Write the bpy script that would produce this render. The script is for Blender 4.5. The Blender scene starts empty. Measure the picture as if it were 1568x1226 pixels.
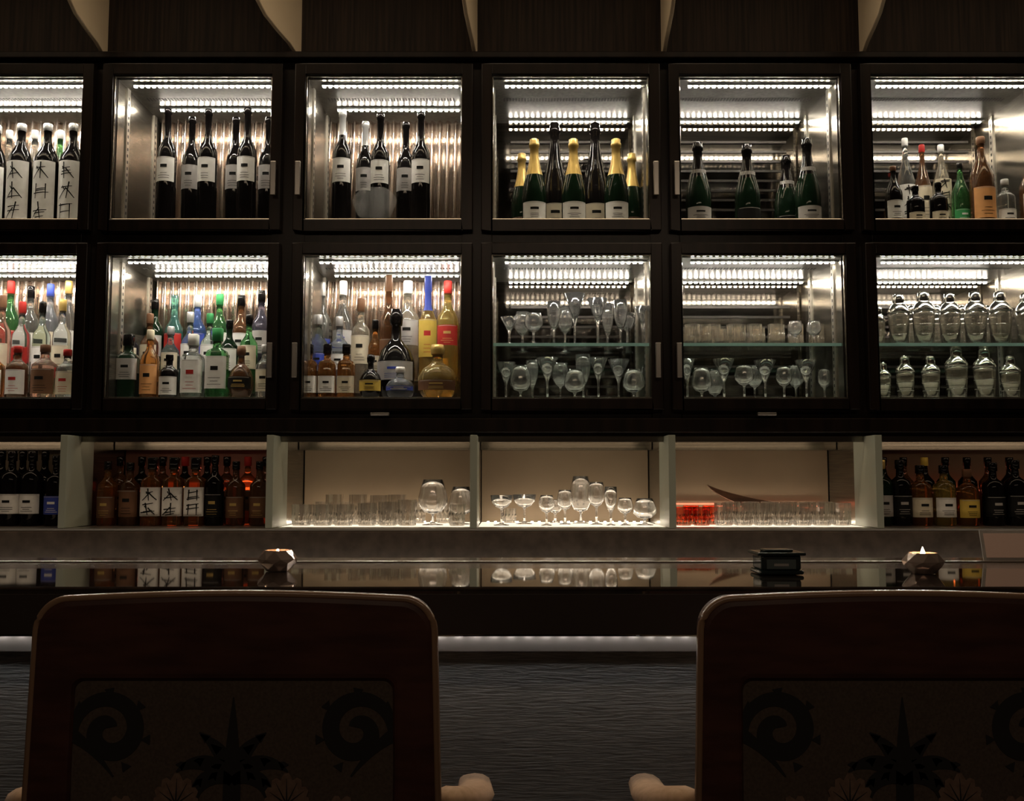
import bpy, math, random
from mathutils import Vector
random.seed(7)
EYE=1.22; F=1500.0; TILT=math.radians(4.6); CT=math.cos(TILT); ST=math.sin(TILT)
def unproject_pixel(u,w,d):
    # image pixel back-projected through the camera (1568 x 1226 frame) -> metres at distance d
    v=613.0-w; k=d/(F*CT-v*ST)
    return (u-784.0)*k, EYE+(F*ST+v*CT)*k
sc=bpy.context.scene
COL=sc.collection
# ------------------------------------------------------------ materials
def mat(name,col,rough=.5,metal=0,trans=0,ior=1.45,emit=None,es=0,spec=.5,coat=0):
    m=bpy.data.materials.new(name); m.use_nodes=True
    b=m.node_tree.nodes['Principled BSDF']
    b.inputs['Base Color'].default_value=(*col,1); b.inputs['Roughness'].default_value=rough
    b.inputs['Metallic'].default_value=metal; b.inputs['Transmission Weight'].default_value=trans
    b.inputs['IOR'].default_value=ior; b.inputs['Specular IOR Level'].default_value=spec
    b.inputs['Coat Weight'].default_value=coat
    if emit: 
        b.inputs['Emission Color'].default_value=(*emit,1); b.inputs['Emission Strength'].default_value=es
    return m
def noise_mat(name,c1,c2,scale,nscale=6,rough=.5,metal=0,bump=0,detail=6,spec=.5,lo=.35,hi=.65,dist=.01,coat=0,distort=0):
    m=mat(name,c1,rough,metal,spec=spec,coat=coat); nt=m.node_tree; N=nt.nodes; L=nt.links; b=N['Principled BSDF']
    tc=N.new('ShaderNodeTexCoord'); mp=N.new('ShaderNodeMapping'); mp.inputs['Scale'].default_value=scale
    nz=N.new('ShaderNodeTexNoise'); nz.inputs['Scale'].default_value=nscale; nz.inputs['Detail'].default_value=detail
    nz.inputs['Distortion'].default_value=distort
    cr=N.new('ShaderNodeValToRGB'); cr.color_ramp.elements[0].position=lo; cr.color_ramp.elements[1].position=hi
    cr.color_ramp.elements[0].color=(*c1,1); cr.color_ramp.elements[1].color=(*c2,1)
    L.new(tc.outputs['Object'],mp.inputs[0]); L.new(mp.outputs[0],nz.inputs['Vector']); L.new(nz.outputs['Fac'],cr.inputs[0])
    L.new(cr.outputs[0],b.inputs['Base Color'])
    if bump:
        bp=N.new('ShaderNodeBump'); bp.inputs['Strength'].default_value=bump; bp.inputs['Distance'].default_value=dist
        L.new(nz.outputs['Fac'],bp.inputs['Height']); L.new(bp.outputs[0],b.inputs['Normal'])
    return m
def pane_mat(name,tint,f=.06):
    m=bpy.data.materials.new(name); m.use_nodes=True; nt=m.node_tree; N=nt.nodes; L=nt.links; N.clear()
    o=N.new('ShaderNodeOutputMaterial'); mx=N.new('ShaderNodeMixShader'); t=N.new('ShaderNodeBsdfTransparent'); g=N.new('ShaderNodeBsdfGlossy')
    fr=N.new('ShaderNodeFresnel'); ge=N.new('ShaderNodeNewGeometry'); ma=N.new('ShaderNodeMapRange')
    # thin pane: same fresnel from both faces
    ma.inputs['To Min'].default_value=1.45; ma.inputs['To Max'].default_value=1/1.45
    L.new(ge.outputs['Backfacing'],ma.inputs['Value']); L.new(ma.outputs[0],fr.inputs['IOR'])
    t.inputs[0].default_value=(*tint,1); g.inputs['Roughness'].default_value=f
    L.new(fr.outputs[0],mx.inputs[0]); L.new(t.outputs[0],mx.inputs[1]); L.new(g.outputs[0],mx.inputs[2]); L.new(mx.outputs[0],o.inputs[0])
    return m
def frost_mat(name,amount):
    m=bpy.data.materials.new(name); m.use_nodes=True; nt=m.node_tree; N=nt.nodes; L=nt.links; N.clear()
    o=N.new('ShaderNodeOutputMaterial'); mx=N.new('ShaderNodeMixShader'); t=N.new('ShaderNodeBsdfTransparent'); g=N.new('ShaderNodeBsdfTranslucent')
    tc=N.new('ShaderNodeTexCoord'); nz=N.new('ShaderNodeTexNoise'); nz.inputs['Scale'].default_value=30; nz.inputs['Detail'].default_value=1
    mu=N.new('ShaderNodeMath'); mu.operation='MULTIPLY'; mu.inputs[1].default_value=amount
    L.new(tc.outputs['Object'],nz.inputs['Vector']); L.new(nz.outputs['Fac'],mu.inputs[0]); L.new(mu.outputs[0],mx.inputs[0])
    g.inputs['Color'].default_value=(.8,.78,.74,1)
    L.new(t.outputs[0],mx.inputs[1]); L.new(g.outputs[0],mx.inputs[2]); L.new(mx.outputs[0],o.inputs[0]); return m
def crystal(name,col,scatter,ior=1.48,rough=.08,tl=0.0):
    m=bpy.data.materials.new(name); m.use_nodes=True; nt=m.node_tree; N=nt.nodes; L=nt.links; N.clear()
    o=N.new('ShaderNodeOutputMaterial'); mx=N.new('ShaderNodeMixShader'); g=N.new('ShaderNodeBsdfGlass'); mx2=N.new('ShaderNodeMixShader')
    gl=N.new('ShaderNodeBsdfGlossy'); tr=N.new('ShaderNodeBsdfTranslucent')
    g.inputs['Color'].default_value=(*col,1); g.inputs['IOR'].default_value=ior; g.inputs['Roughness'].default_value=0
    gl.inputs['Color'].default_value=(*col,1); gl.inputs['Roughness'].default_value=rough; tr.inputs['Color'].default_value=(*col,1)
    mx.inputs[0].default_value=scatter; mx2.inputs[0].default_value=tl
    L.new(gl.outputs[0],mx2.inputs[1]); L.new(tr.outputs[0],mx2.inputs[2])
    L.new(g.outputs[0],mx.inputs[1]); L.new(mx2.outputs[0],mx.inputs[2]); L.new(mx.outputs[0],o.inputs[0])
    return m
M={}
M['wood']=noise_mat('dark_stained_wood',(.006,.004,.0032),(.014,.0085,.0065),(1,1,.08),40,rough=.28,bump=.06,dist=.001,spec=.4)
M['wallwood']=noise_mat('ribbed_wall_veneer',(.009,.0052,.0038),(.031,.019,.0125),(1,1,.03),130,rough=.6,bump=.3,dist=.002,spec=.2)
M['steel']=noise_mat('brushed_steel',(.20,.183,.155),(.32,.295,.25),(.3,1,30),8,rough=.22,metal=.95,bump=.05,dist=.001)
M['steel_perf']=noise_mat('cabinet_ceiling_steel',(.10,.094,.083),(.155,.147,.13),(1,1,1),90,rough=.34,metal=.8)
M['cabfloor']=mat('cabinet_floor_bounce',(.62,.60,.56),.3)  # floor made pale as an added reflector, bounces LED light into the glassware
M['standard']=mat('shelf_standard_metal',(.55,.52,.46),.3,.9)
M['slot']=mat('slot_dark',(.02,.02,.02),.6)
M['ripple']=mat('rippled_metal_back',(.70,.61,.54),.12,1.0)
M['mirror']=noise_mat('tinted_mirror_back',(.105,.09,.075),(.165,.145,.12),(.2,1,26),5,rough=.06,metal=1,detail=1,lo=.45,hi=.5)
M['slat']=mat('back_slat',(.035,.03,.026),.25,.4)
M['pane']=pane_mat('door_glass',(.96,.97,.96),.02)
M['frost']=frost_mat('condensation_patch',.42)
M['acryl']=pane_mat('acrylic_riser',(.93,.95,.95),.05)
M['shelfg']=pane_mat('shelf_glass',(.88,.95,.92),.02)
M['shelfedge']=mat('shelf_glass_edge',(.35,.6,.52),.15,emit=(.4,.7,.6),es=.05)
M['led']=mat('led_bead',(1,1,1),.4,emit=(1,.90,.78),es=195)
M['led2']=mat('led_bead_bar',(1,1,1),.4,emit=(1,.92,.84),es=40)
M['sparkle_bead']=mat('niche_sparkle_bead',(1,1,1),.4,emit=(1,.86,.68),es=30)  # bead row added behind the niche glasses to make the crystal sparkle
M['ledch']=mat('led_channel',(.30,.30,.29),.4,.6)
M['ledch2']=mat('under_counter_channel',(.40,.38,.36),.36,.8)
M['handle']=mat('satin_nickel',(.62,.60,.56),.28,1)
M['shinysteel']=mat('polished_steel',(.75,.74,.71),.12,1)
M['divider']=mat('frosted_divider_panel',(.42,.46,.39),.35)
M['nichewall']=noise_mat('niche_back_panel',(.20,.145,.092),(.245,.185,.12),(1,1,1),3,rough=.6)
M['nichered']=noise_mat('niche_back_red',(.34,.16,.12),(.40,.20,.15),(1,1,1),3,rough=.5)
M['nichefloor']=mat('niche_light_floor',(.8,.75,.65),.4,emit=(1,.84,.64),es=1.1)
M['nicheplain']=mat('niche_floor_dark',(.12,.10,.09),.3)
M['redstrip']=mat('red_led',(1,.2,.1),.5,emit=(1,.22,.12),es=2.6)
M['redstrip2']=mat('soft_red_led',(1,.2,.1),.5,emit=(1,.26,.15),es=1.0)
M['warmfill']=mat('warm_fill_strip',(1,.8,.6),.5,emit=(1,.76,.50),es=2.4)  # unseen fill strip added to light the glassware niches
M['dimfill']=mat('dim_warm_fill_strip',(1,.8,.6),.5,emit=(1,.74,.50),es=3.6)  # unseen fill strip added to lift the dark bottle niches
M['stone']=noise_mat('polished_dark_stone',(.018,.013,.011),(.038,.027,.021),(1,1,1),25,rough=.04,spec=1.0,coat=1.0)
M['stone2']=noise_mat('counter_rear_ledge',(.052,.036,.029),(.085,.060,.048),(.3,1,1),20,rough=.18,spec=.7)
M['backstone']=noise_mat('back_counter_stone',(.085,.066,.054),(.13,.102,.083),(1,1,1),30,rough=.22,spec=.6,bump=.05,dist=.002)
M['fascia']=mat('counter_fascia',(.036,.027,.023),.4)
M['slatepanel']=noise_mat('rippled_slate_panel',(.17,.18,.19),(.27,.285,.295),(2.2,1,26),12,rough=.5,bump=1.0,dist=.004,detail=6,distort=.5)
M['chairwood']=noise_mat('mahogany_chair_wood',(.046,.018,.014),(.075,.030,.022),(3,3,14),4,rough=.33,coat=.2,bump=.04,dist=.002)
M['chairrim']=mat('chair_edge_wood',(.26,.16,.10),.25,coat=.4)
M['fabric']=noise_mat('chair_tapestry',(.056,.040,.029),(.078,.057,.042),(1,1,1),300,rough=.9)
M['motif']=mat('tapestry_scroll_black',(.013,.012,.012),.85)
M['motifpink']=noise_mat('tapestry_leaf_pink',(.12,.074,.054),(.17,.11,.082),(1,1,1),120,rough=.9)
M['armpad']=noise_mat('chair_arm_upholstery',(.55,.36,.22),(.65,.44,.28),(1,1,1),120,rough=.8)
M['fin']=noise_mat('cream_plaster',(.84,.70,.50),(.90,.77,.57),(1,1,1),5,rough=.6)
M['floor']=noise_mat('dark_floor',(.02,.015,.012),(.04,.03,.022),(1,8,1),3,rough=.4)
M['roomwall']=noise_mat('room_wall',(.05,.04,.032),(.07,.055,.045),(1,1,1),3,rough=.8)
M['glass']=crystal('crystal_glass',(1,1,1),.13,1.5,.12,.18)
M['cut']=crystal('cut_crystal',(1,.98,.94),.17,1.6,.12,.15)
M['tumb']=crystal('sparkling_tumbler_crystal',(1,.98,.95),.22,1.6,.14,.25)
M['redglass']=crystal('amber_red_crystal_glass',(1,.62,.48),.12,1.6,.15)
M['flame']=mat('candle_flame',(1,.7,.3),.5,emit=(1,.62,.32),es=120)
M['wax']=mat('candle_wax',(.9,.8,.65),.5,emit=(1,.5,.25),es=.4)
M['votive']=mat('faceted_votive_metal_glass',(.72,.56,.48),.10,metal=.75)
GL={}
def gm(n,c,tr,r=.0,ior=1.42,spec=.5):
    GL[n]=mat('bottle_glass_'+n,c,r,trans=tr,ior=ior,spec=spec)
gm('clear',(.93,.95,.93),.95); gm('green',(.16,.50,.18),.9); gm('dkgreen',(.006,.016,.008),.0,.03,spec=.35); gm('brown',(.16,.07,.03),.6)
gm('amber',(.70,.30,.08),.9); gm('blue',(.16,.30,.82),.85); gm('teal',(.25,.68,.60),.9); gm('yellow',(.80,.58,.16),.85)
gm('black',(.006,.005,.005),.0,.03,spec=.35); gm('purple',(.34,.32,.46),.9); gm('pale',(.75,.85,.75),.95); gm('rose',(.75,.45,.36),.9); gm('gold',(.72,.52,.18),.85)
gm('ltblue',(.70,.77,.88),.9); gm('beige',(.65,.58,.46),.8)
LB={}
for n,c in dict(white=(.88,.87,.84),cream=(.72,.64,.48),red=(.42,.03,.025),yellow=(.70,.50,.10),black=(.008,.008,.008),orange=(.80,.40,.16),grey=(.42,.40,.38),green=(.05,.30,.10),blue=(.05,.08,.40),gold=(.68,.48,.16),brown=(.18,.09,.05),silver=(.7,.7,.7)).items():
    LB[n]=noise_mat('print_'+n,tuple(x*.9 for x in c),c,(1,1,1),60,rough=.5 if n not in('gold','silver') else .3,metal=.5 if n in('gold','silver') else 0,spec=.2)
# ------------------------------------------------------------ mesh builder
class MB:
    def __init__(s): s.v=[];s.f=[];s.m=[];s.sm=[];s.mats=[]
    def mi(s,m):
        if m not in s.mats: s.mats.append(m)
        return s.mats.index(m)
    def add(s,vs,fs,m,smooth=False):
        o=len(s.v); s.v+=[tuple(x) for x in vs]; k=s.mi(m)
        for f in fs: s.f.append(tuple(i+o for i in f)); s.m.append(k); s.sm.append(smooth)
    def box(s,x0,x1,y0,y1,z0,z1,m):
        s.add([(x0,y0,z0),(x1,y0,z0),(x1,y1,z0),(x0,y1,z0),(x0,y0,z1),(x1,y0,z1),(x1,y1,z1),(x0,y1,z1)],
              [(0,3,2,1),(4,5,6,7),(0,1,5,4),(1,2,6,5),(2,3,7,6),(3,0,4,7)],m)
    def lathe(s,prof,m,n=24,sq=0,smooth=True,mf=None,c=(0,0,0),closed=False):
        vs=[];P=len(prof)
        for r,z in prof:
            for i in range(n):
                a=2*math.pi*i/n; k=xs(a,sq); vs.append((c[0]+r*k*math.cos(a),c[1]+r*k*math.sin(a),c[2]+z))
        o=len(s.v); s.v+=vs
        rng=range(P) if closed else range(P-1)
        for j in rng:
            j2=(j+1)%P
            mm=mf((prof[j][1]+prof[j2][1])/2) if mf else m
            k=s.mi(mm)
            for i in range(n):
                a=j*n+i;b=j*n+(i+1)%n;c2=j2*n+(i+1)%n;d=j2*n+i
                s.f.append((o+a,o+b,o+c2,o+d)); s.m.append(k); s.sm.append(smooth)
    def patch(s,R,z0,z1,t0,t1,m,sq=0,n=10):
        vs=[];
        for i in range(n+1):
            a=-math.pi/2+t0+(t1-t0)*i/n; k=xs(a,sq)
            for z in(z0,z1): vs.append((R*k*math.cos(a),R*k*math.sin(a),z))
        s.add(vs,[(2*i,2*i+2,2*i+3,2*i+1) for i in range(n)],m,True)
    def stroke(s,R,ta,za,tb,zb,w,m,sq=0,n=3):
        vs=[]; dx=(tb-ta)*R; dz=zb-za; L=math.hypot(dx,dz) or 1; nx,nz=-dz/L*w/R,dx/L*w
        for i in range(n+1):
            t=i/n; ww=1-.45*t
            for g in(-1,1):
                a=-math.pi/2+ta+(tb-ta)*t+g*nx*ww; k=xs(a,sq); vs.append((R*k*math.cos(a),R*k*math.sin(a),za+dz*t+g*nz*ww))
        s.add(vs,[(2*i,2*i+2,2*i+3,2*i+1) for i in range(n)],m,True)
    def tube(s,pts,rad,m,n=10,flat=1.0,capend=True):
        vs=[];P=len(pts)
        for j,p in enumerate(pts):
            p=Vector(p); t=(Vector(pts[min(j+1,P-1)])-Vector(pts[max(j-1,0)])).normalized()
            up=Vector((0,0,1)) if abs(t.z)<.95 else Vector((0,1,0))
            a=t.cross(up).normalized(); b=a.cross(t).normalized(); r=rad[j] if isinstance(rad,(list,tuple)) else rad
            for i in range(n):
                q=2*math.pi*i/n; vs.append(p+a*r*math.cos(q)+b*r*flat*math.sin(q))
        fs=[(j*n+i,j*n+(i+1)%n,(j+1)*n+(i+1)%n,(j+1)*n+i) for j in range(P-1) for i in range(n)]
        if capend: fs+= [tuple(range(n))[::-1],tuple((P-1)*n+i for i in range(n))]
        s.add(vs,fs,m,True)
    def build(s,name,loc=(0,0,0),parent=None,bevel=0,fix=True,seg=2):
        me=bpy.data.meshes.new(name); me.from_pydata([tuple(x) for x in s.v],[],s.f)
        for m in s.mats: me.materials.append(m)
        me.polygons.foreach_set('material_index',s.m); me.polygons.foreach_set('use_smooth',s.sm); me.update()
        if fix:
            import bmesh
            bm=bmesh.new(); bm.from_mesh(me); bmesh.ops.remove_doubles(bm,verts=bm.verts,dist=1e-6)
            bmesh.ops.recalc_face_normals(bm,faces=bm.faces); bm.to_mesh(me); bm.free()
        ob=bpy.data.objects.new(name,me); COL.objects.link(ob); ob.location=loc
        if parent: ob.parent=parent; ob.location=Vector(loc)-parent.location
        if bevel:
            b=ob.modifiers.new('bevel','BEVEL'); b.width=bevel; b.segments=seg; b.limit_method='ANGLE'; b.angle_limit=math.radians(40)
        return ob
def xs(a,sq):
    if not sq: return 1.0
    return 1.0/((abs(math.cos(a))**sq+abs(math.sin(a))**sq)**(1.0/sq))
def empty(name,loc):
    e=bpy.data.objects.new(name,None); COL.objects.link(e); e.location=loc; e.empty_display_size=.1; return e
Z=lambda r: EYE+r
# ------------------------------------------------------------ room shell
def slab(name,b,m):
    q=MB(); q.box(*b,m); return q.build(name)
slab('floor',(-3,3,-2.5,3.06,-.05,0),M['floor'])
slab('ceiling',(-3,3,-2.5,3.06,2.82,2.87),M['roomwall'])
slab('wall_left',(-3.05,-3,-2.5,3.06,0,2.82),M['roomwall'])
slab('wall_right',(3,3.05,-2.5,3.06,0,2.82),M['roomwall'])
slab('wall_rear',(-3,3,-2.55,-2.5,0,2.82),M['roomwall'])
slab('wall_back',(-3,3,3.0,3.06,0,2.82),M['roomwall'])
# ------------------------------------------------------------ cabinet wall
FY=2.57; BY=2.92
cx=[(-1.63,-1.154),(-1.074,-.645),(-.556,-.133),(-.054,.370),(.449,.885),(.965,1.44)]
rows=[(.690,1.087),(.212,.596)]
q=MB()
xe=[-1.80]+[v for c in cx for v in c]+[1.62]
for i in range(0,len(xe),2):
    q.box(xe[i],xe[i+1],FY+.012,2.99,Z(.114),Z(1.15),M['wood'])
for (a,b) in cx:
    for z0,z1 in ((.114,.212),(.596,.690),(1.087,1.15)):
        q.box(a,b,FY+.012,2.99,Z(z0),Z(z1),M['wood'])
q.build('cabinet_carcass',bevel=.001)
# upper wall + mouldings
slab('wall_upper_panel',(-2.99,2.99,2.601,2.62,Z(1.16),2.819),M['wallwood'])
q=MB(); q.box(-2.99,2.99,2.555,2.581,Z(1.131),Z(1.150),M['wood']); q.box(-2.99,2.99,2.575,2.62,Z(1.1505),Z(1.159),M['wood'])
q.build('trim_1',bevel=.003)
q=MB(); q.box(-2.99,2.99,2.560,2.581,Z(.122),Z(.160),M['wood']); q.build('trim_2',bevel=.003)
slab('wall_side_panel_left',(-2.99,-1.801,2.60,2.99,Z(.114),Z(1.15)),M['wood'])
slab('wall_side_panel_right',(1.621,2.99,2.60,2.99,Z(.114),Z(1.15)),M['wood'])
def led_row(q,x0,x1,y,z,m,pitch=.0165,s=.0036,ch=True):
    if ch: q.box(x0-.006,x1+.006,y-.006,y+.006,z-.002,z+.003,M['ledch'])
    x=x0
    while x<x1:
        q.box(x-s,x+s,y-s,y+s,z-.0055,z-.002,m); x+=pitch
for ci,(a,b) in enumerate(cx):
    for ri,(z0,z1) in enumerate(rows):
        e=empty('display_cabinet',((a+b)/2,FY,Z(z0)))
        zb,zt=Z(z0),Z(z1)
        # door frame
        q=MB(); w=.028; t=.030
        q.box(a-w,a,FY-.012,FY+.011,zb-t,zt+t,M['wood']); q.box(b,b+w,FY-.012,FY+.011,zb-t,zt+t,M['wood'])
        q.box(a,b,FY-.012,FY+.011,zb-t,zb,M['wood']); q.box(a,b,FY-.012,FY+.011,zt,zt+t,M['wood'])
        # inner bead
        for (x0,x1,u0,u1) in ((a,a+.004,zb,zt),(b-.004,b,zb,zt),(a,b,zb,zb+.004),(a,b,zt-.004,zt)):
            q.box(x0,x1,FY-.004,FY+.004,u0,u1,M['steel'])
        q.build('door_frame',parent=e,bevel=.003)
        q=MB(); q.box(a+.004,b-.004,FY-.002,FY+.002,zb+.004,zt-.004,M['pane']); q.build('glass_pane',parent=e)
        # liner
        q=MB()
        q.box(a,a+.003,FY+.02,BY,zb,zt,M['steel']); q.box(b-.003,b,FY+.02,BY,zb,zt,M['steel'])
        q.box(a,b,FY+.02,BY,zt-.003,zt,M['steel_perf']); q.box(a,b,FY+.02,BY,zb-.001,zb+.002,M['cabfloor'])
        q.build('steel_liner',parent=e)
        q=MB()
        for yy in (2.655,2.86):
            for xx,dx in ((a+.003,.004),(b-.007,.004)):
                q.box(xx,xx+dx,yy-.010,yy+.010,zb+.002,zt-.003,M['standard'])
                zz=zb+.02
                while zz<zt-.02:
                    xo=xx+dx if xx<(a+b)/2 else xx-.0006
                    q.box(xo,xo+.0006,yy-.003,yy+.003,zz,zz+.008,M['slot']); zz+=.018
        q.build('shelf_standards',parent=e)
        # perforated air grille row
        q=MB(); y=2.72
        for yy in (2.72,2.728,2.736):
            x=a+.03
            while x<b-.03: q.box(x,x+.004,yy,yy+.003,zt-.0036,zt-.003,M['slot']); x+=.0085
        q.build('vent_grille',parent=e,fix=False)
        # back
        q=MB()
        if ci<3:
            n=int((b-a)/.0018); vs=[];fs=[]; nz=14
            for j in range(nz+1):
                zz=zb+(zt-zb)*j/nz
                for i in range(n+1):
                    x=a+(b-a)*i/n
                    ph=(x+.007*math.sin((j/nz)*2.2+ci)+.003*math.sin(9*x+3*j/nz))*2*math.pi/.024
                    y=BY-.016+.0105*math.sin(ph)+.001*math.sin(ph*.37)
                    vs.append((x,y,zz))
            for j in range(nz):
                for i in range(n):
                    k=j*(n+1)+i; fs.append((k,k+1,k+n+2,k+n+1))
            q.add(vs,fs,M['ripple'],True)
        else:
            q.box(a,b,BY-.004,BY,zb,zt,M['mirror'])
            zz=zb+.03
            while zz<zt-.06:
                q.box(a+.05,b-.05,BY-.008,BY-.0045,zz,zz+.007,M['slat']); zz+=.03
        q.build('back_panel',parent=e,fix=False)
        q=MB()
        led_row(q,a+.04,b-.012,2.615,zt-.008,M['led'])
        led_row(q,a+.05,b-.02,2.79 if ci<3 else 2.885,zt-.008,M['led'])
        q.build('led_strip',parent=e,fix=False)
        if ci==2 and ri==0:
            q=MB(); cxx,czz=-.368,zb+.045; vs=[(cxx,FY+.004,czz)]; n=28
            for i in range(n):
                t_=2*math.pi*i/n; rr=1+.05*math.sin(3*t_)+.03*math.sin(7*t_)
                vs.append((cxx+.058*rr*math.cos(t_),FY+.004,max(zb+.005,czz+.050*rr*math.sin(t_))))
            q.add(vs,[(0,1+i,1+(i+1)%n) for i in range(n)],M['frost']); q.build('condensation',parent=e,fix=False)
        # handle
        side={0:-1,1:1,2:-1,3:1,4:-1,5:1}[ci]
        hx=(b+.012) if side>0 else (a-.012)
        if ci in(1,2,3,4):
            hz=zb+.105 if ri==0 else zb+.098
            q=MB(); q.box(hx-.007,hx+.007,FY-.034,FY-.026,hz-.046,hz+.046,M['handle'])
            q.box(hx-.004,hx+.004,FY-.027,FY-.011,hz-.036,hz-.028,M['handle']); q.box(hx-.004,hx+.004,FY-.027,FY-.011,hz+.028,hz+.036,M['handle'])
            q.build('door_handle',parent=e,bevel=.0015)
        if ri==1 and ci>=3:
            q=MB(); q.box(a+.004,b-.004,2.60,2.885,Z(.356),Z(.362),M['shelfg']); q.box(a+.004,b-.004,2.597,2.60,Z(.355),Z(.363),M['shelfedge'])
            q.build('glass_shelf',parent=e)
        if ri==1 and ci<3:
            q=MB(); q.box(a+.03,b-.02,2.735,2.80,zb+.003,zb+.03,M['acryl']); q.box(a+.03,b-.02,2.802,2.875,zb+.003,zb+.07,M['acryl'])
            q.build('acrylic_riser',parent=e)
for u in (582,1173):
    x,z=unproject_pixel(u,634,2.56); q=MB(); q.box(x-.025,x+.025,2.548,2.5595,z-.004,z+.004,M['handle']); q.build('cabinet_lock_plate',bevel=.002)
# ------------------------------------------------------------ curved plaster brackets
prof=[(0,0),(.02,.003),(.05,.018),(.10,.032),(.15,.050),(.20,.088),(.24,.16),(.26,.30),(.265,.447)]
for x,sp in ((-1.113,.13),(-.582,.40),(-.10,.13),(.414,0.0),(.957,0.02)):
    q=MB(); vs=[];n=len(prof)
    cp=math.sqrt(1-sp*sp)
    for sgn in(-.0055,.0055):
        for o,dz in prof: vs.append((sgn-o*sp,-o*cp,dz))
        vs.append((sgn,0,.447))
    m=n+1
    fs=[tuple(range(m)),tuple(range(2*m-1,m-1,-1))]+[(i,(i+1)%m,m+(i+1)%m,m+i) for i in range(m)]
    q.add(vs,fs,M['fin']); q.build('curved_plaster_bracket',loc=(x,2.6,2.82-.447-.0005),bevel=.002)
# ------------------------------------------------------------ niches
div=[-1.143,-.617,-.098,.408,.935]
NF=Z(-.123); NT=Z(.114); NB=2.88
e=empty('open_shelf_unit',(0,2.6,NF))
q=MB()
for x in div:
    q.box(x-.009,x+.009,2.50,2.66,NF,NT-.001,M['divider']); q.box(x-.007,x+.007,2.66,NB,NF,NT-.001,M['steel'])
q.build('divider_panels',parent=e,bevel=.001)
ed=[-1.8]+div+[1.62]
for i in range(6):
    x0,x1=ed[i]+.0095,ed[i+1]-.0095
    q=MB(); dark=i in(0,1,5)
    q.box(x0,x1,NB,NB+.02,NF,NT,M['nichered'] if i in(1,) else (M['nichewall']))
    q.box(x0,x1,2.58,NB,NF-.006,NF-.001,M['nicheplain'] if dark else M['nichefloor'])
    q.box(x0,x1,2.80,NB,NT-.030,NT-.001,M['steel'])
    q.box(x0,x1,2.578,2.586,NT-.016,NT-.001,M['steel'])   # front lip hides the added fill strip
    q.build('niche_lining',parent=e)
    q=MB()
    if i in(1,5): q.box(x0+.12,x1-.04,2.866,2.872,NF+.09,NF+.095,M['redstrip'])
    if i==4: q.box(x0+.02,x1-.02,2.866,2.872,NF+.05,NF+.054,M['redstrip2'])
    q.box(x0+.02,x1-.02,2.60,2.606,NT-.008,NT-.003,M['dimfill'] if dark else M['warmfill'])
    if not dark:
        xx=x0+.02
        while xx<x1-.02:
            q.box(xx-.003,xx+.003,2.832,2.838,NF-.0005,NF+.003,M['sparkle_bead'])
            xx+=.021
    q.build('niche_led_and_fill_strips',parent=e)
q=MB(); q.box(-1.8,1.62,2.586,2.99,NT-.002,NT+.0,M['steel']); q.build('shelf_soffit',parent=e)
e=empty('back_counter',(0,2.6,0))
q=MB(); q.box(-2.95,2.95,2.495,2.99,.08,NF-.007,M['backstone']); q.build('stone_body',parent=e,bevel=.004)
q=MB(); q.box(-2.95,2.95,2.497,2.575,NF-.007,NF-.0005,M['handle']); q.build('metal_edge',parent=e,bevel=.001)
q=MB(); q.box(-2.95,2.95,2.56,2.99,0,.08,M['fascia']); q.build('plinth',parent=e)
for s,(x0,x1) in dict(left=(-2.99,-1.8),right=(1.62,2.99)).items():
    slab('wall_niche_end_'+s,(x0,x1,2.60,2.99,NF+.001,Z(.113)),M['wood'])
# ------------------------------------------------------------ bar counter
e=empty('bar_counter',(0,1.7,0)); BT=Z(-.157)
q=MB(); q.box(-2.6,2.6,1.45,1.755,Z(-.229),BT,M['stone']); q.build('counter_top',parent=e,bevel=.006,seg=3)
q=MB(); q.box(-2.6,2.6,1.757,2.02,Z(-.229),BT-.002,M['stone2']); q.box(-2.6,2.6,1.9,1.903,BT-.002,BT+.001,M['handle']); q.build('service_ledge',parent=e,bevel=.003)
q=MB(); q.box(-2.6,2.6,1.447,1.4495,Z(-.225),BT-.010,M['fascia']); q.build('fascia',parent=e)
q=MB(); q.box(-2.6,2.6,1.60,1.66,.10,Z(-.2295),M['slatepanel']); q.build('rippled_front_panel',parent=e)
q=MB(); q.box(-2.6,2.6,1.594,1.5995,Z(-.274),Z(-.2295),M['ledch2']); q.build('light_channel',parent=e)
q=MB(); led_row(q,-2.55,2.55,1.589,Z(-.2415),M['led2'],pitch=.028,s=.0035,ch=False); q.box(-2.56,2.56,1.584,1.5935,Z(-.2435),Z(-.2295),M['fascia']); q.build('under_counter_led_strip',parent=e,fix=False)
q=MB(); q.box(-2.6,2.6,1.63,1.99,0,.10,M['fascia']); q.box(-2.6,2.6,1.66,1.99,.10,Z(-.2295),M['fascia']); q.build('counter_base',parent=e)
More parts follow.
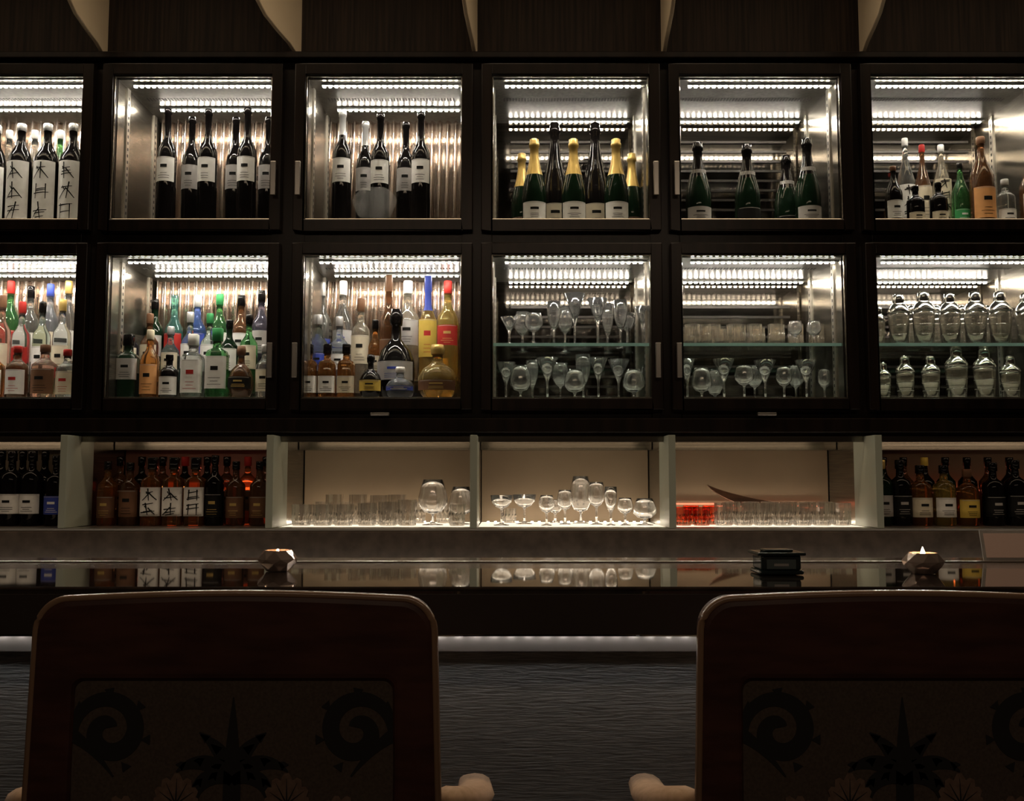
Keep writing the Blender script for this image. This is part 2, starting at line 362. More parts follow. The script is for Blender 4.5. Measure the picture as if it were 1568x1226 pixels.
# ------------------------------------------------------------ bottles
ST_={
 'bordeaux':[(0,0),(.9,0),(1,.02),(1,.60),(.95,.65),(.7,.70),(.42,.745),(.36,.79),(.34,.95),(.42,.952),(.42,.985),(.36,1),(0,1)],
 'champagne':[(0,0),(.9,0),(1,.03),(1,.36),(.93,.46),(.72,.58),(.50,.69),(.37,.80),(.35,.90),(.43,.905),(.43,.94),(.36,.96),(.38,.99),(.25,1),(0,1)],
 'spirit':[(0,0),(.92,0),(1,.02),(1,.58),(.95,.64),(.6,.70),(.40,.74),(.34,.78),(.34,.87),(.40,.872),(.40,.985),(.36,1),(0,1)],
 'tall':[(0,0),(.85,0),(.92,.02),(1,.55),(.9,.62),(.5,.70),(.38,.74),(.34,.86),(.39,.865),(.39,.985),(.34,1),(0,1)],
 'whisky':[(0,0),(.92,0),(1,.02),(1,.60),(.92,.67),(.55,.72),(.36,.75),(.32,.86),(.42,.865),(.42,.99),(.38,1),(0,1)],
 'round':[(0,0),(.55,0),(.62,.01),(.88,.12),(1,.28),(.97,.42),(.78,.55),(.45,.63),(.28,.68),(.25,.82),(.32,.825),(.36,.92),(.30,1),(0,1)],
 'square':[(0,0),(.92,0),(.96,.02),(.96,.62),(.85,.68),(.40,.72),(.36,.82),(.46,.825),(.46,.99),(.42,1),(0,1)],
 'sake':[(0,0),(.93,0),(1,.02),(1,.50),(.95,.57),(.65,.67),(.38,.76),(.30,.84),(.28,.92),(.36,.925),(.36,.99),(.3,1),(0,1)],
 'sakebig':[(0,0),(.93,0),(1,.02),(1,.60),(.96,.66),(.70,.73),(.40,.79),(.32,.85),(.30,.93),(.38,.935),(.38,.99),(.3,1),(0,1)],
}
NM={'bordeaux':'wine_bottle','champagne':'champagne_bottle','spirit':'liquor_bottle','tall':'liquor_bottle','whisky':'whisky_bottle','round':'decanter_bottle','square':'gin_bottle','sake':'sake_bottle','sakebig':'sake_bottle'}
def bottle(style,u,top,d,R,glass,cap,label=None,lz=(.18,.48),fl=0,ink='black',kanji=0,floor=None,maxz=None,lab2=None,capz=None,name=None,sq=None):
    x,zt=unproject_pixel(u,top,d); H=zt-floor
    if maxz: H=min(H,maxz-floor-.012)
    pr=[(r*R,z*H) for r,z in ST_[style]]
    sq=sq if sq is not None else (7 if style=='square' else 0)
    cz=capz if capz is not None else {'bordeaux':.80,'champagne':.60,'sake':.90,'sakebig':.90,'spirit':.871,'tall':.861}.get(style,.846)
    if cap=='black': cm=GL['black']
    else: cm=LB[cap] if cap in LB else GL[cap]
    q=MB(); q.lathe(pr,GL[glass],24,sq,mf=lambda z:cm if z/H>cz else GL[glass])
    k=.965 if style=='square' else 1.0
    if label:
        z0,z1=lz[0]*H,lz[1]*H; Rl=R*k+.0006
        if style=='round': Rl=R+.0008
        q.patch(Rl,z0,z1,-1.15,1.15,LB[label],sq,14)
        if kanji:
            n=int(kanji)+1; I=LB[ink]; R2=Rl+.0008; rd=random.random
            for c in range(n):
                zc=z1-(z1-z0)*(c+.5)/n; hh=(z1-z0)/n*.42; W=.62; w=.0016
                o=(rd()-.5)*.12; kk=random.choice((0,1,2,3))
                for s in range(random.choice((2,3)) if kk!=1 else 1):
                    zz=zc+hh*(rd()*1.8-.9); ww=W*(.5+.5*rd())
                    q.stroke(R2,o-ww,zz-.0025,o+ww,zz+.002,w,I,sq)
                if kk!=3: q.stroke(R2+.0001,o+(rd()-.5)*.5,zc+hh,o+(rd()-.5)*.3,zc-hh,w*1.2,I,sq)
                else:
                    q.stroke(R2+.0001,o-W*.6,zc+hh*.8,o-W*.7,zc-hh,w,I,sq); q.stroke(R2+.0001,o+W*.6,zc+hh*.8,o+W*.6,zc-hh,w,I,sq)
                if kk in(0,1): q.stroke(R2+.0002,o,zc+hh*.3,o-W,zc-hh,w,I,sq)
                if kk in(1,2): q.stroke(R2+.0002,o,zc+hh*.2,o+W,zc-hh*.9,w*1.2,I,sq); q.stroke(R2+.0002,o-W*.5,zc+hh*.5,o-W*.2,zc,w,I,sq)
            q.patch(Rl+.0007,z0+.002,z0+.0045,-.8,.8,LB['grey'],sq,6)
        else:
            zc=z0+(z1-z0)*.62; q.patch(Rl+.0007,zc-(z1-z0)*.06,zc+(z1-z0)*.07,-.34,.34,LB[ink],sq,4)
            for s in range(3):
                zz=z0+(z1-z0)*(.12+.1*s); w=.3+.3*random.random(); q.patch(Rl+.0007,zz,zz+.0012,-w,w,LB[ink],sq,4)
            q.patch(Rl+.0007,z1-.003,z1-.0018,-.9,.9,LB['grey'],sq,6)
    if lab2: q.patch(R*lab2[3]+.001,lab2[1]*H,lab2[2]*H,-1.1,1.1,LB[lab2[0]],sq,10)
    return q.build(name or NM[style],loc=(x,d,floor))
f1=Z(.690)+.003; t1=Z(1.087)-.004; f2=Z(.212)+.003; t2=Z(.596)-.004
B=lambda *a,**k: bottle(*a,floor=f1,maxz=t1,**k)
# upper c1
for u in (-4,): B('sakebig',u,192,2.75,.034,'black','silver','white',(.06,.60),kanji=2)
for u in (34,74,113): B('sakebig',u,190,2.68,.0335,'black','silver','white',(.06,.62),kanji=2)
for u in (15,54,93): B('sake',u,200,2.79,.027,'green' if u==93 else 'clear','white')
# c2,c3 wine
for u,t,d in ((258,167,2.68),(320,168,2.68),(380,166,2.68),(295,180,2.76),(362,180,2.76),(412,180,2.76)):
    B('bordeaux',u,t,d,.0265,'black','black','white' if d<2.7 else 'grey',(.38,.58))
for u,t,d in ((525,170,2.68),(583,175,2.68),(645,173,2.68),(560,187,2.76),(622,188,2.76)):
    B('bordeaux',u,t,d,.0265,'black','silver' if u in(560,525) else 'black','white' if d<2.7 else 'grey',(.38,.58))
# c4 champagne
for u in (818,878,943): B('champagne',u,213,2.66,.0335,'dkgreen','gold','white',(.06,.26))
for u in (849,911): B('champagne',u,188,2.755,.037,'black','black','cream',(.06,.26))
for u in (799,967): B('champagne',u,235,2.755,.031,'dkgreen','gold','brown',(.06,.2))
# c5
for u,t,d in ((1068,218,2.67),(1143,222,2.67),(1235,212,2.67),(1203,238,2.75)):
    B('champagne',u,t,d,.035,'dkgreen','black','grey' if u in(1068,1235) else 'black',(.07,.22),lab2=('grey',.62,.66,.62),ink='black')
# c6
B('sake',1367,255,2.64,.0235,'black','brown','white',(.10,.40))
B('sake',1385,212,2.74,.0245,'clear','white','white',(.15,.5),kanji=2)
B('spirit',1401,285,2.64,.0235,'black','black','cream',(.06,.3))
B('sake',1411,222,2.80,.024,'brown','red','cream',(.2,.55))
B('spirit',1436,280,2.64,.0235,'black','black','cream',(.06,.3))
B('sake',1440,222,2.74,.025,'beige','white','cream',(.12,.6),kanji=3)
B('sake',1469,250,2.70,.024,'green','black','green',(.1,.3),ink='white')
B('sake',1501,210,2.66,.0325,'brown','brown','orange',(.08,.42))
B('spirit',1538,275,2.66,.026,'clear','white','white',(.06,.35))
B('sake',1575,235,2.68,.028,'brown','black','white',(.1,.45))
C=lambda *a,fl=0,**k: bottle(*a,floor=f2+fl,maxz=t2,**k)
BKD,MID,FR=2.84,2.768,2.66
# lower c1
for u,t,g,c,l in ((-14,425,'clear','silver','white'),(18,420,'green','red','red'),(48,438,'clear','black','white'),(78,435,'ltblue','blue','cream'),(106,430,'clear','gold','white')):
    C('spirit',u,t,BKD,.026,g,c,l,(.2,.5),fl=.068)
for u,t,g,c,l in ((5,452,'rose','brown','cream'),(35,462,'clear','red','red'),(66,462,'pale','black','white'),(97,458,'clear','gold','cream')):
    C('spirit',u,t,MID,.025,g,c,l,(.2,.5),fl=.028)
for u,t,g,c,l in ((-8,530,'amber','black','white'),(28,530,'brown','red','white'),(70,528,'rose','brown','brown'),(104,535,'clear','red','cream')):
    C('spirit',u,t,FR,.0285 if u!=70 else .034,g,c,l,(.1,.55),ink='red' if u in(28,104) else 'black')
# lower c2
for u,t,g,c,l in ((238,458,'dkgreen','black','grey'),(268,452,'teal','teal','red'),(303,452,'blue','silver','blue'),(337,450,'green','green','white'),(370,452,'brown','black','white'),(401,445,'purple','black','grey')):
    C('tall' if u in(268,303) else 'spirit',u,t,BKD,.027,g,c,l,(.3,.55),fl=.068)
for u,t,g,c,l in ((200,488,'purple','black','cream'),(230,480,'brown','brown','cream'),(262,500,'clear','silver','cream'),(292,478,'pale','silver','white'),(322,480,'pale','green','white'),(352,490,'dkgreen','black','white'),(382,482,'green','black','cream')):
    C('spirit',u,t,MID,.025,g,c,l,(.3,.6),fl=.028)
C('square',198,512,2.66,.028,'dkgreen','black','grey',(.30,.62))
C('tall',231,505,2.66,.0255,'amber','cream','orange',(.08,.5))
C('spirit',260,543,2.65,.026,'black','black','white',(.1,.5))
C('square',297,512,2.66,.0285,'clear','white','white',(.10,.60),ink='red')
C('square',334,503,2.66,.0285,'green','green','white',(.15,.6),capz=.80)
C('round',370,530,2.66,.034,'brown','brown','black',(.2,.42),ink='gold')
C('spirit',406,528,2.67,.024,'clear','silver','cream',(.15,.55))
# lower c3
C('tall',493,432,BKD,.031,'clear','silver','blue',(.28,.42),fl=.068)
C('tall',526,425,BKD,.030,'clear','white','silver',(.28,.5),fl=.068,ink='blue')
C('tall',596,415,2.76,.026,'brown','brown','brown',(.2,.45),fl=.028)
C('spirit',625,418,BKD,.034,'beige','white','silver',(.35,.6),fl=.068)
C('tall',656,420,2.768,.027,'gold','blue','yellow',(.30,.62),fl=.028,capz=.70,ink='red')
C('spirit',686,430,BKD,.031,'yellow','red','red',(.35,.55),fl=.068,ink='gold')
C('whisky',553,457,MID,.027,'beige','brown','cream',(.3,.6),fl=.028)
C('spirit',488,482,MID,.028,'pale','silver','blue',(.3,.5),fl=.028)
C('spirit',520,485,MID,.027,'ltblue','silver','white',(.3,.5),fl=.028)
C('spirit',575,490,MID,.023,'amber','black','cream',(.3,.5),fl=.028)
for u,l in ((474,'white'),(502,'white'),(531,'cream')):
    C('square',u,527,2.66,.0235,'amber','black',l,(.12,.42))
C('round',568,543,2.645,.031,'black','black','yellow',(.18,.42))
C('round',607,474,2.715,.053,'black','black','silver',(.22,.42),ink='blue')
C('round',613,562,2.632,.039,'ltblue','white','blue',(.25,.38),ink='silver')
C('round',670,528,2.66,.054,'gold','gold','brown',(.16,.34),ink='gold')
# niche bottles
D=lambda *a,**k: bottle(*a,floor=NF,maxz=NT-.005,**k)
for u,t,l in ((-10,690,'white'),(20,690,'white'),(51,690,'white'),(88,697,'blue')):
    D('whisky',u,t,2.64,.029,'black','black',l,(.16,.42),ink='black' if l=='white' else 'white')
for u in (4,36,70,100): D('spirit',u,690,2.73,.026,'black','black')
for u,t in ((200,708),(235,700),(268,700),(301,700)):
    D('square' if u!=200 else 'spirit',u,t,2.645,.0265,'amber' if u!=200 else 'brown','black','white' if u>200 else 'brown',(.14,.56),kanji=1 if u>200 else 0)
for u,g in ((166,'amber'),(330,'black'),(345+17,'brown'),(398,'brown')): D('spirit',u,706 if u!=330 else 697,2.65,.0255,g,'black','brown' if g!='black' else 'black',(.12,.45),ink='gold')
for u,g in ((185,'brown'),(218,'black'),(250,'brown'),(284,'black'),(318,'black'),(348,'brown'),(380,'amber'),(408,'brown')): D('whisky',u,699,2.735,.025,g,'red' if u in(284,380) else 'black','brown',(.2,.5),ink='black')
for u,t,g,c,l in ((1348,704,'dkgreen','gold','grey'),(1377,704,'black','black','black'),(1408,712,'amber','black','cream'),(1444,712,'yellow','black','white'),(1480,718,'amber','brown','yellow'),(1519,708,'black','black','black'),(1553,704,'black','black','black')):
    D('whisky',u,t,2.645,.029,g,c,l,(.14,.46),ink='black' if l!='black' else 'grey')
for u,g in ((1352,'black'),(1383,'brown'),(1415,'black'),(1447,'dkgreen'),(1480,'black'),(1512,'brown'),(1545,'black')): D('spirit',u,700,2.735,.026,g,'black' if u!=1415 else 'yellow')
# ------------------------------------------------------------ glassware
def glass_profile(kind,R,H,t=.0012):
    foot=[(R*.72,0),(R*.72,.0015),(R*.25,.004),(.0032,.010)]
    if kind=='tumbler':
        o=[(R*.88,0),(R*.92,.003),(R,H)]; i=[(.001,.009),(R*.84,.010),(R*.90,.013),(R-t*1.6,H)]
        return [(0,0)]+o+i[::-1]+[(0,.009)]
    if kind=='martini': bowl=[(.0045,H*.48),(R*.45,H*.68),(R,H)]
    elif kind=='coupe': bowl=[(.0045,H*.55),(R*.55,H*.62),(R*.9,H*.78),(R,H)]
    elif kind=='wine': bowl=[(.0045,H*.42),(R*.55,H*.47),(R*.95,H*.60),(R,H*.72),(R*.88,H*.88),(R*.78,H)]
    elif kind=='snifter': bowl=[(.0045,H*.24),(R*.6,H*.29),(R*.97,H*.45),(R,H*.58),(R*.85,H*.80),(R*.66,H)]
    elif kind=='flute': bowl=[(.0045,H*.36),(R*.5,H*.43),(R*.85,H*.58),(R,H*.78),(R*.95,H)]
    elif kind=='shot': bowl=[(.006,H*.18),(R*.7,H*.24),(R*.9,H*.5),(R,H)]
    st=[(.0030,H*.2),(.0030,bowl[0][1]-.006)] if kind not in('shot',) else []
    inn=[(max(r-t,.0005),z+(t*1.5 if k<len(bowl)-1 else 0)) for k,(r,z) in enumerate(bowl)]
    inn[0]=(0.0,bowl[0][1]+.004)
    return [(0,0)]+foot+st+bowl+inn[::-1]
GN={'tumbler':'tumbler_glass','martini':'martini_glass','coupe':'coupe_glass','wine':'wine_glass','snifter':'snifter_glass','flute':'champagne_flute','shot':'cordial_glass'}
def glass(kind,u,top,d,R,floor,maxz=9,m='glass'):
    x,zt=unproject_pixel(u,top,d); H=min(zt,maxz)-floor
    q=MB(); n=20; pr=glass_profile(kind,R,H)
    if kind=='tumbler':
        if m=='glass': m='tumb' if floor<Z(0) else 'cut'
        q.lathe(pr,M[m],12,smooth=False)
        for k in range(12):
            a=(k+.5)*math.pi/6; rr=R*.96
            q.tube([(rr*.94*math.cos(a),rr*.94*math.sin(a),H*.10),(rr*.99*math.cos(a+.25),rr*.99*math.sin(a+.25),H*.62)],.0016,M[m],5)
    else: q.lathe(pr,M[m],n)
    return q.build(GN[kind],loc=(x,d,floor+.0003))
sh=Z(.362)
for k,u,t,R,d in (('martini',780,486,.025,2.64),('wine',817,480,.026,2.64),('flute',848,462,.019,2.66),('martini',880,450,.029,2.72),('martini',915,458,.029,2.66),('flute',950,460,.020,2.68),('martini',984,470,.022,2.66),('wine',800,478,.024,2.78),('wine',865,470,.024,2.80),('flute',930,465,.018,2.80),('coupe',960,480,.026,2.80)):
    glass(k,u,t,d,R,sh,t2)
for k,u,t,R,d in (('martini',775,555,.027,2.72),('snifter',797,560,.029,2.645),('martini',838,548,.030,2.68),('snifter',880,566,.029,2.645),('flute',893,543,.022,2.74),('martini',916,548,.026,2.70),('martini',947,551,.031,2.76),('snifter',970,566,.030,2.645),('wine',858,556,.025,2.80),('flute',815,552,.018,2.77),('wine',990,560,.018,2.74)):
    glass(k,u,t,d,R,f2)
for i,u in enumerate((1051,1078,1105,1131,1160,1190)): glass('tumbler',u,502-(i%2)*4,2.65,.0205,sh)
for i,u in enumerate((1060,1092,1124,1155,1187,1218,1250)): glass('tumbler',u,497,2.74,.022,sh)
for u in (1217,1246): glass('wine',u,492,2.66,.020,sh)
for k,u,t,R,d in (('martini',1052,550,.022,2.72),('snifter',1074,563,.028,2.65),('martini',1108,550,.031,2.67),('wine',1139,560,.026,2.65),('martini',1171,552,.031,2.67),('wine',1200,562,.022,2.66),('martini',1234,552,.031,2.67),('wine',1262,565,.019,2.70),('snifter',1094,566,.024,2.78),('wine',1155,560,.024,2.78),('wine',1218,560,.024,2.78)):
    glass(k,u,t,d,R,f2)
# cocktail shakers
def shaker(u,top,d,R,floor,m=None):
    x,zt=unproject_pixel(u,top,d); H=zt-floor; q=MB()
    cap=[(R*.985,H*.63),(R*1.01,H*.635),(R*1.01,H*.66),(R*.93,H*.70),(R*.70,H*.77),(R*.52,H*.80),(R*.50,H*.82),(R*.52,H*.825),(R*.50,H*.93),(R*.42,H*.97),(R*.2,H),(0,H)]
    q.lathe([(0,0),(R*.76,0),(R*.80,.004),(R*.97,H*.55),(R*.98,H*.62),(R*.9,H*.62),(R*.89,H*.55),(R*.72,.009),(0,.009)],M['cut'],24)
    q.lathe([(0,H*.63)]+cap,M['shinysteel'],24)
    for zz in (.2,.38): 
        rr=R*(.80+.17*zz/.55); q.lathe([(rr-.0005,H*zz),(rr+.0012,H*zz+.001),(rr-.0005,H*zz+.002)],M['shinysteel'],24)
    q.build('cocktail_shaker',loc=(x,d,floor+.0003))
for u,t,R in ((1345,470,.017),(1375,450,.029),(1413,446,.031),(1453,448,.029),(1492,446,.031),(1530,446,.031),(1570,448,.029)): shaker(u,t,2.66,R,sh)
for u,t,R in ((1352,555,.020),(1385,545,.025),(1424,545,.025),(1463,530,.030),(1506,533,.030),(1546,545,.027)): shaker(u,t,2.66,R,f2)
for u in (1395,1433,1472,1512): shaker(u,468,2.76,.024,sh)
# niche glasses
def ng(k,u,t,R,d,m='glass'): glass(k,u,t,d,R,NF,NT-.01,m)
for u in (462,494,526): ng('tumbler',u,772,.0265,2.63)
for u,t in ((478,772),(512,757),(548,757),(580,758),(608,757)): ng('tumbler',u,t,.0245,2.70)
for u,t in ((562,770),(594,768),(624,765)): ng('tumbler',u,t,.0255,2.63)
ng('snifter',663,734,.040,2.66)
ng('snifter',706,745,.034,2.70)
ng('tumbler',700,772,.022,2.622)
for u in (495,530,565,600,640,680): ng('tumbler',u,768,.022,2.78)
for k,u,t,R,d in (('coupe',768,758,.030,2.64),('coupe',803,757,.033,2.72),('wine',837,758,.021,2.63),('wine',865,750,.022,2.70),('snifter',889,729,.032,2.76),('wine',913,738,.024,2.69),('flute',935,745,.017,2.64),('wine',957,762,.021,2.64),('snifter',987,763,.032,2.65),('tumbler',780,778,.02,2.80),('wine',850,765,.022,2.80)):
    ng(k,u,t,R,d)
for u in (1046,1074): ng('tumbler',u,776,.0235,2.64,'redglass')
for u in (1058,1088): ng('tumbler',u,774,.022,2.70,'redglass')
for i,u in enumerate(range(1108,1300,30)): ng('tumbler',u,770,.0255,2.64)
for i,u in enumerate(range(1120,1290,29)): ng('tumbler',u,768,.0245,2.71)
# curved wooden tray leaning in niche
x0,z0=unproject_pixel(1083,742,2.80); x1,z1=unproject_pixel(1232,774,2.80)
q=MB(); pts=[];n=24; top=[];bot=[]
for i in range(n+1):
    s=i/n; x=x0+(x1-x0)*s; zc=z0+(z1-z0)*(s**.8)
    top.append((x,zc-.006*math.sin(math.pi*s)))
    bot.append((x,zc-.006*math.sin(math.pi*s)-.026*(math.sin(math.pi*min(1,s*1.02))**.6 if 0<s<1 else .02)))
vs=[(x,2.795,z) for x,z in top]+[(x,2.795,z) for x,z in bot]+[(x,2.812,z) for x,z in top]+[(x,2.812,z) for x,z in bot]
m=n+1; fs=[]
for i in range(n):
    fs+=[(i,i+1,m+i+1,m+i),(2*m+i,3*m+i,3*m+i+1,2*m+i+1),(i,2*m+i,2*m+i+1,i+1),(m+i,m+i+1,3*m+i+1,3*m+i)]
fs+=[(0,m,3*m,2*m),(n,2*m+n,3*m+n,m+n)]
q.add(vs,fs,noise_mat('carved_horn_wood',(.05,.025,.015),(.12,.06,.035),(1,1,6),8,rough=.3))
for xx in (x0+.05,x1-.06): q.box(xx-.004,xx+.004,2.80,2.808,NF,z1+.004,M['slot'])
q.build('carved_wooden_blade_on_stand')
# ------------------------------------------------------------ things on the bar
def votive(u,w,top,d,lit):
    x,_=unproject_pixel(u,w,d); _,zt=unproject_pixel(u,top,d); H=zt-BT; R=.034
    e=empty('candle_holder',(x,d,BT))
    q=MB(); pr=[(0,0),(R*.55,0),(R*.95,H*.36),(R,H*.52),(R*.72,H*.88),(R*.64,H*.88),(R*.9,H*.5),(R*.5,H*.12),(0,H*.12)]
    vs=[];n=8
    for j,(r,z) in enumerate(pr):
        for i in range(n):
            a=2*math.pi*(i+.5*(j%2))/n; vs.append((r*math.cos(a),r*math.sin(a),z))
    fs=[]
    for j in range(len(pr)-1):
        for i in range(n):
            a=j*n+i;b=j*n+(i+1)%n;c=(j+1)*n+(i+1)%n;dd=(j+1)*n+i
            fs+= [(a,b,dd),(b,c,dd)] if j%2==0 else [(a,b,c),(a,c,dd)]
    q.add(vs,fs,M['votive']); q.build('faceted_bowl',loc=(x,d,BT+.0005),parent=e)
    q=MB(); q.lathe([(0,H*.14),(R*.42,H*.14),(R*.42,H*.5),(0,H*.5)],M['wax'],16); q.build('tealight',loc=(x,d,BT),parent=e)
    q=MB(); s=1.15 if lit else .55
    q.lathe([(0,H*.55),(.0045*s,H*.68),(.003*s,H*.92),(0,H*(1.15 if lit else .95))],M['flame'],10); q.build('flame',loc=(x,d,BT),parent=e)
votive(425,873,838,1.70,False); votive(1414,880,842,1.655,True)
x,_=unproject_pixel(1190,880,1.655)
e=empty('glass_ashtray_box',(x,1.655,BT)); _,zt=unproject_pixel(1190,840,1.655); H=zt-BT
dk=mat('smoked_glass',(.03,.045,.045),.05,trans=.3); 
q=MB(); q.box(x-.037,x+.037,1.625,1.69,BT+.001,BT+.008,dk); q.box(x-.033,x+.033,1.628,1.687,BT+.008,BT+H*.78,dk); q.build('box_body',parent=e,bevel=.003)
q=MB(); q.box(x-.040,x+.040,1.622,1.693,BT+H*.78,BT+H*.9,dk); q.box(x-.024,x+.024,1.64,1.675,BT+H*.9,BT+H,dk); q.build('lid',parent=e,bevel=.003)
q=MB(); q.box(x-.024,x+.024,1.6272,1.6278,BT+H*.25,BT+H*.62,mat('plaque',(.10,.13,.13),.3)); q.box(x-.012,x+.012,1.6264,1.6271,BT+H*.36,BT+H*.46,LB['grey']); q.build('plaque',parent=e)
# menu stand
x,_=unproject_pixel(1500,830,1.93)
e=empty('menu_stand',(x+.1,1.93,BT))
q=MB(); 
def tilt(x0,x1,h0,h1,y,m,th=.003):
    s=.25; vs=[]
    for yy in (0,th):
        for xx,hh in((x0,h0),(x1,h0),(x1,h1),(x0,h1)): vs.append((xx,y+yy+hh*s,BT+hh))
    q.add(vs,[(0,1,2,3),(7,6,5,4),(0,4,5,1),(1,5,6,2),(2,6,7,3),(3,7,4,0)],m)
tilt(x,x+.24,.0,.058,1.915,LB['grey']); q.build('frame',parent=e)
q=MB(); tilt(x+.006,x+.234,.006,.052,1.9135,mat('menu_card',(.85,.64,.57),.35),.001); q.build('card',parent=e)
q=MB(); q.box(x+.02,x+.22,1.925,1.96,BT-.001,BT+.006,M['fascia']); q.build('foot',parent=e)
# ------------------------------------------------------------ chairs
def outline(hw,top,r,bot,n=10,bow=.006,taper=.012):
    pts=[(-hw-taper,bot)]
    for i in range(n+1):
        a=math.pi-(math.pi/2)*i/n; pts.append((-hw+r+r*math.cos(a),top-r+r*math.sin(a)))
    for i in range(1,8):
        s=i/8; pts.append((-hw+r+(2*hw-2*r)*s,top+bow*math.sin(math.pi*s)))
    for i in range(n+1):
        a=math.pi/2-(math.pi/2)*i/n; pts.append((hw-r+r*math.cos(a),top-r+r*math.sin(a)))
    pts.append((hw+taper,bot)); return pts
def chair(cxp):
    e=empty('bar_chair',(cxp,1.2,0)); y0,y1=1.195,1.238; topz=Z(-.142)
    O=outline(.240,topz,.040,.60); I=outline(.190,topz-.100,.012,.66,taper=.004,bow=0)
    q=MB(); n=len(O); vs=[]
    def ring(P,y): return [(cxp+x,y,z) for x,z in P]
    vs=ring(O,y0)+ring(I,y0)+ring(O,y1)+ring(I,y1); fs=[]
    for i in range(n-1):
        fs+=[(i,i+1,n+i+1,n+i),(2*n+i,3*n+i,3*n+i+1,2*n+i+1),(i,2*n+i,2*n+i+1,i+1),(n+i,n+i+1,3*n+i+1,3*n+i)]
    i=n-1; fs+=[(0,n,2*n-1,n-1),(2*n,3*n-1,4*n-1,3*n),(0,n-1,3*n-1,2*n),(n,3*n,4*n-1,2*n-1)]
    q.add(vs,fs,M['chairwood']); q.build('back_frame',parent=e,bevel=.010,seg=3)
    q=MB(); q.tube([(cxp+x*1.0,y0+.006,z-.002) for x,z in O],.0048,M['chairrim'],8); q.build('edge_moulding',parent=e)
    q=MB(); q.box(cxp-.192,cxp+.192,y0+.006,y1-.004,.655,topz-.099,M['fabric']); q.build('back_upholstery',parent=e)
    # tapestry motif ribbons
    q=MB(); yb=y0+.0052; cz=topz-.158
    def ribbon(pts,wf,m,dy=0):
        vs=[];P=len(pts)
        for j in range(P):
            a=pts[max(j-1,0)];b=pts[min(j+1,P-1)]; dx,dz=b[0]-a[0],b[1]-a[1]; L=math.hypot(dx,dz) or 1; w=wf(j/(P-1))
            nx,nz=-dz/L*w,dx/L*w; vs+=[(cxp+pts[j][0]+nx,yb-dy,pts[j][1]+nz),(cxp+pts[j][0]-nx,yb-dy,pts[j][1]-nz)]
        q.add(vs,[(2*j,2*j+1,2*j+3,2*j+2) for j in range(P-1)],m)
    for s in(-1,1):
        pts=[]
        for k in range(60):
            t=k/59; a=2.2-t*8.6; r=.006+.038*t**.9
            pts.append((s*(.148+r*math.cos(a)),cz+r*math.sin(a)))
        ribbon(pts,lambda t:.003+.0075*math.sin(math.pi*min(1,t*.75+.12)),M['motif'])
        ex,ez=pts[-1]
        ribbon([(ex-s*.05*t,ez-.028*t-.02*t*t) for t in [j/8 for j in range(9)]],lambda t:.007*(1-t)+.001,M['motif'],.0001)
        for aa in(.6,1.5,2.4,3.3,4.2):
            r=.044; px,pz=.148+r*math.cos(aa),cz+r*math.sin(aa)
            ribbon([(s*(px+.010*t*math.cos(aa+.9)),pz+.010*t*math.sin(aa+.9)) for t in (0,.33,.66,1)],lambda t:.006*(1-t)+.0005,M['motif'],.0001)
        # acanthus: stems curling outwards with lobes
        for k,(L0,cu) in enumerate(((.070,.5),(.078,1.0),(.070,1.5))):
            pts=[]; px,pz,an=0.0,cz-.060,.18+.36*k
            for j in range(15):
                pts.append((s*px,pz)); st=L0/14; px+=st*math.sin(an); pz+=st*math.cos(an); an+=cu*.13
            ribbon(pts,lambda t:.0085*math.sin(math.pi*min(1,t*.85+.15))+.0008,M['motif'],.0001*k)
            for j in (4,8,12):
                a0=pts[j]; ribbon([(a0[0]+s*.010*t,a0[1]+.008*t-.006*t*t*k) for t in (0,.5,1)],lambda t:.005*(1-t)+.0006,M['motif'],.0001*k)
        for cxx,czz,sc_,rot in ((.066,cz-.085,1.0,0),(.125,cz-.105,.9,.5),(.060,cz-.160,1.0,.2),(.13,cz-.185,1.1,.3)):
            for k in range(9):
                a=-1.9+k*.47+rot; L=(.036-.003*abs(k-4))*sc_
                pts=[(s*(cxx+L*t*math.sin(a)),czz+L*t*math.cos(a)) for t in [j/6 for j in range(7)]]
                ribbon(pts,lambda t:.0095*sc_*math.sin(math.pi*min(1,t*.80+.1)),M['motifpink'],.0004+k*.00004)
                ribbon(pts[:-1],lambda t:.0010*(1-t)+.0002,M['motif'],.0009)
    ribbon([(0,cz-.16+.20*t) for t in [j/10 for j in range(11)]],lambda t:.010*math.sin(math.pi*min(1,t*.9+.1))+.0005,M['motif'],.0002)
    ribbon([(0,cz-.28+.14*t) for t in [j/6 for j in range(7)]],lambda t:.014*(1-.5*t),M['motif'],.0002)
    q.build('tapestry_motif',parent=e,fix=False)
    # seat
    q=MB(); q.box(cxp-.24,cxp+.24,1.20,1.56,.55,.60,M['chairwood']); q.build('seat_frame',parent=e,bevel=.008)
    q=MB(); q.box(cxp-.23,cxp+.23,1.245,1.555,.600,.665,M['armpad']); q.build('seat_cushion',parent=e,bevel=.022,seg=4)
    q=MB()
    for s in(-1,1):
        q.tube([(cxp+s*.225,1.215,.60),(cxp+s*.228,1.20,.3),(cxp+s*.235,1.16,0)],[.022,.018,.015],M['chairwood'],10)
        q.tube([(cxp+s*.215,1.535,.56),(cxp+s*.215,1.535,.3),(cxp+s*.215,1.535,0)],[.024,.018,.013],M['chairwood'],10)
        q.tube([(cxp+s*.226,1.19,.22),(cxp+s*.215,1.535,.22)],.010,M['chairwood'],8)
    q.tube([(cxp-.215,1.535,.25),(cxp+.215,1.535,.25)],.012,M['chairwood'],8)
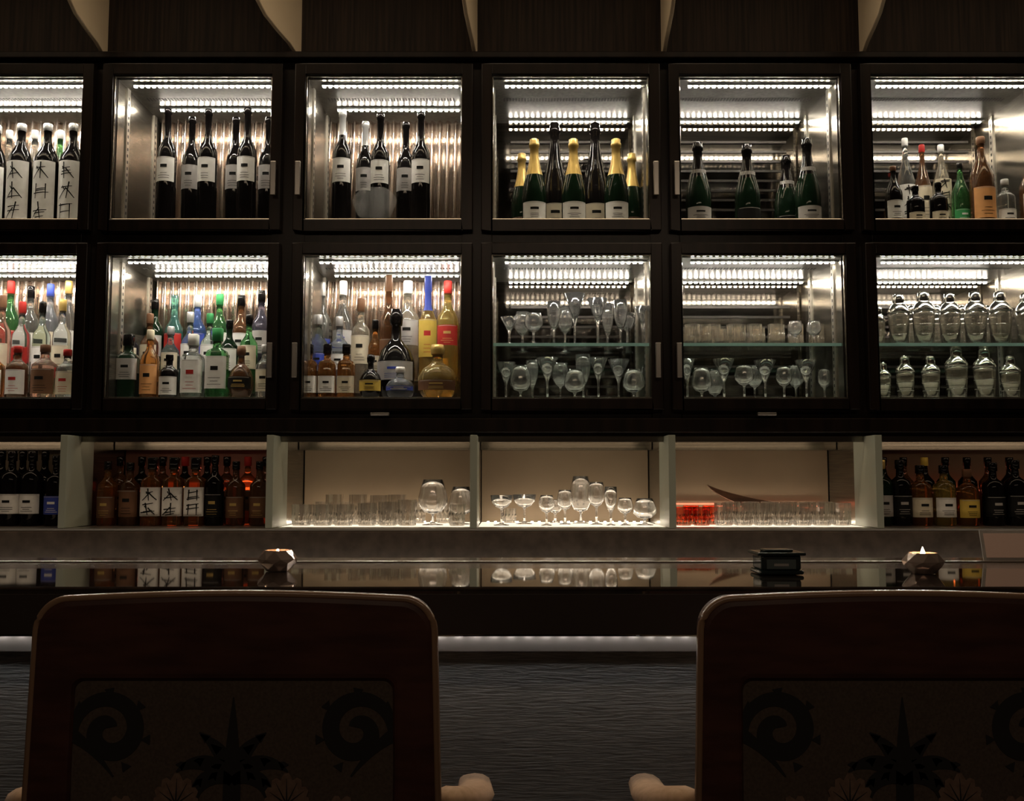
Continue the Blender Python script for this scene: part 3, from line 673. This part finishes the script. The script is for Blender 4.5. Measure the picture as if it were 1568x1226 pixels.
    q.tube([(cxp-.228,1.19,.25),(cxp+.228,1.19,.25)],.010,M['chairwood'],8)
    q.build('legs',parent=e)
    q=MB(); q2=MB()
    for s in(-1,1):
        q.tube([(cxp+s*.235,1.232,.829),(cxp+s*.258,1.245,.829),(cxp+s*.280,1.275,.818),(cxp+s*.286,1.33,.806),(cxp+s*.282,1.41,.796),(cxp+s*.27,1.46,.786)],[.014,.022,.025,.025,.023,.013],M['armpad'],12,flat=.6)
        q2.tube([(cxp+s*.276,1.43,.785),(cxp+s*.272,1.46,.73),(cxp+s*.245,1.44,.66),(cxp+s*.228,1.45,.575)],[.013,.015,.015,.015],M['chairwood'],10)
    q.build('arm_pads',parent=e); q2.build('arm_supports',parent=e)
chair(-.334); chair(.468)
# ------------------------------------------------------------ added fill lights
def area(name,loc,rot,sx,sy,p,col):
    l=bpy.data.lights.new(name,'AREA'); l.shape='RECTANGLE'; l.size=sx; l.size_y=sy; l.energy=p; l.color=col
    o=bpy.data.objects.new(name,l); COL.objects.link(o); o.location=loc; o.rotation_euler=rot; return o
area('chair_fill_light',(0,-1.2,2.80),(math.radians(12),0,0),3.0,.20,11.0,(1,.74,.52))  # added fill lamp behind the camera, brightens the chairs
area('bracket_fill_light',(0,2.05,2.80),(math.radians(-14),0,0),4.0,.15,13.0,(1,.76,.50))  # added lamp overhead, lifts the cream brackets
area('back_counter_fill_light',(0,2.03,Z(-.26)),(math.radians(82),0,0),4.6,.02,1.1,(1,.78,.58))  # added lamp under the ledge, brightens the back counter front
w=bpy.data.worlds.new('World'); sc.world=w; w.use_nodes=True; w.node_tree.nodes['Background'].inputs[0].default_value=(.02,.018,.016,1)
# ------------------------------------------------------------ camera
cd=bpy.data.cameras.new('camera'); cam=bpy.data.objects.new('camera',cd); COL.objects.link(cam)
cam.location=(0,0,EYE); cam.rotation_euler=(math.radians(90)+TILT,0,0); cd.sensor_width=36; cd.lens=36*F/1568.0; cd.clip_start=.05
sc.camera=cam
sc.view_settings.view_transform='Standard'
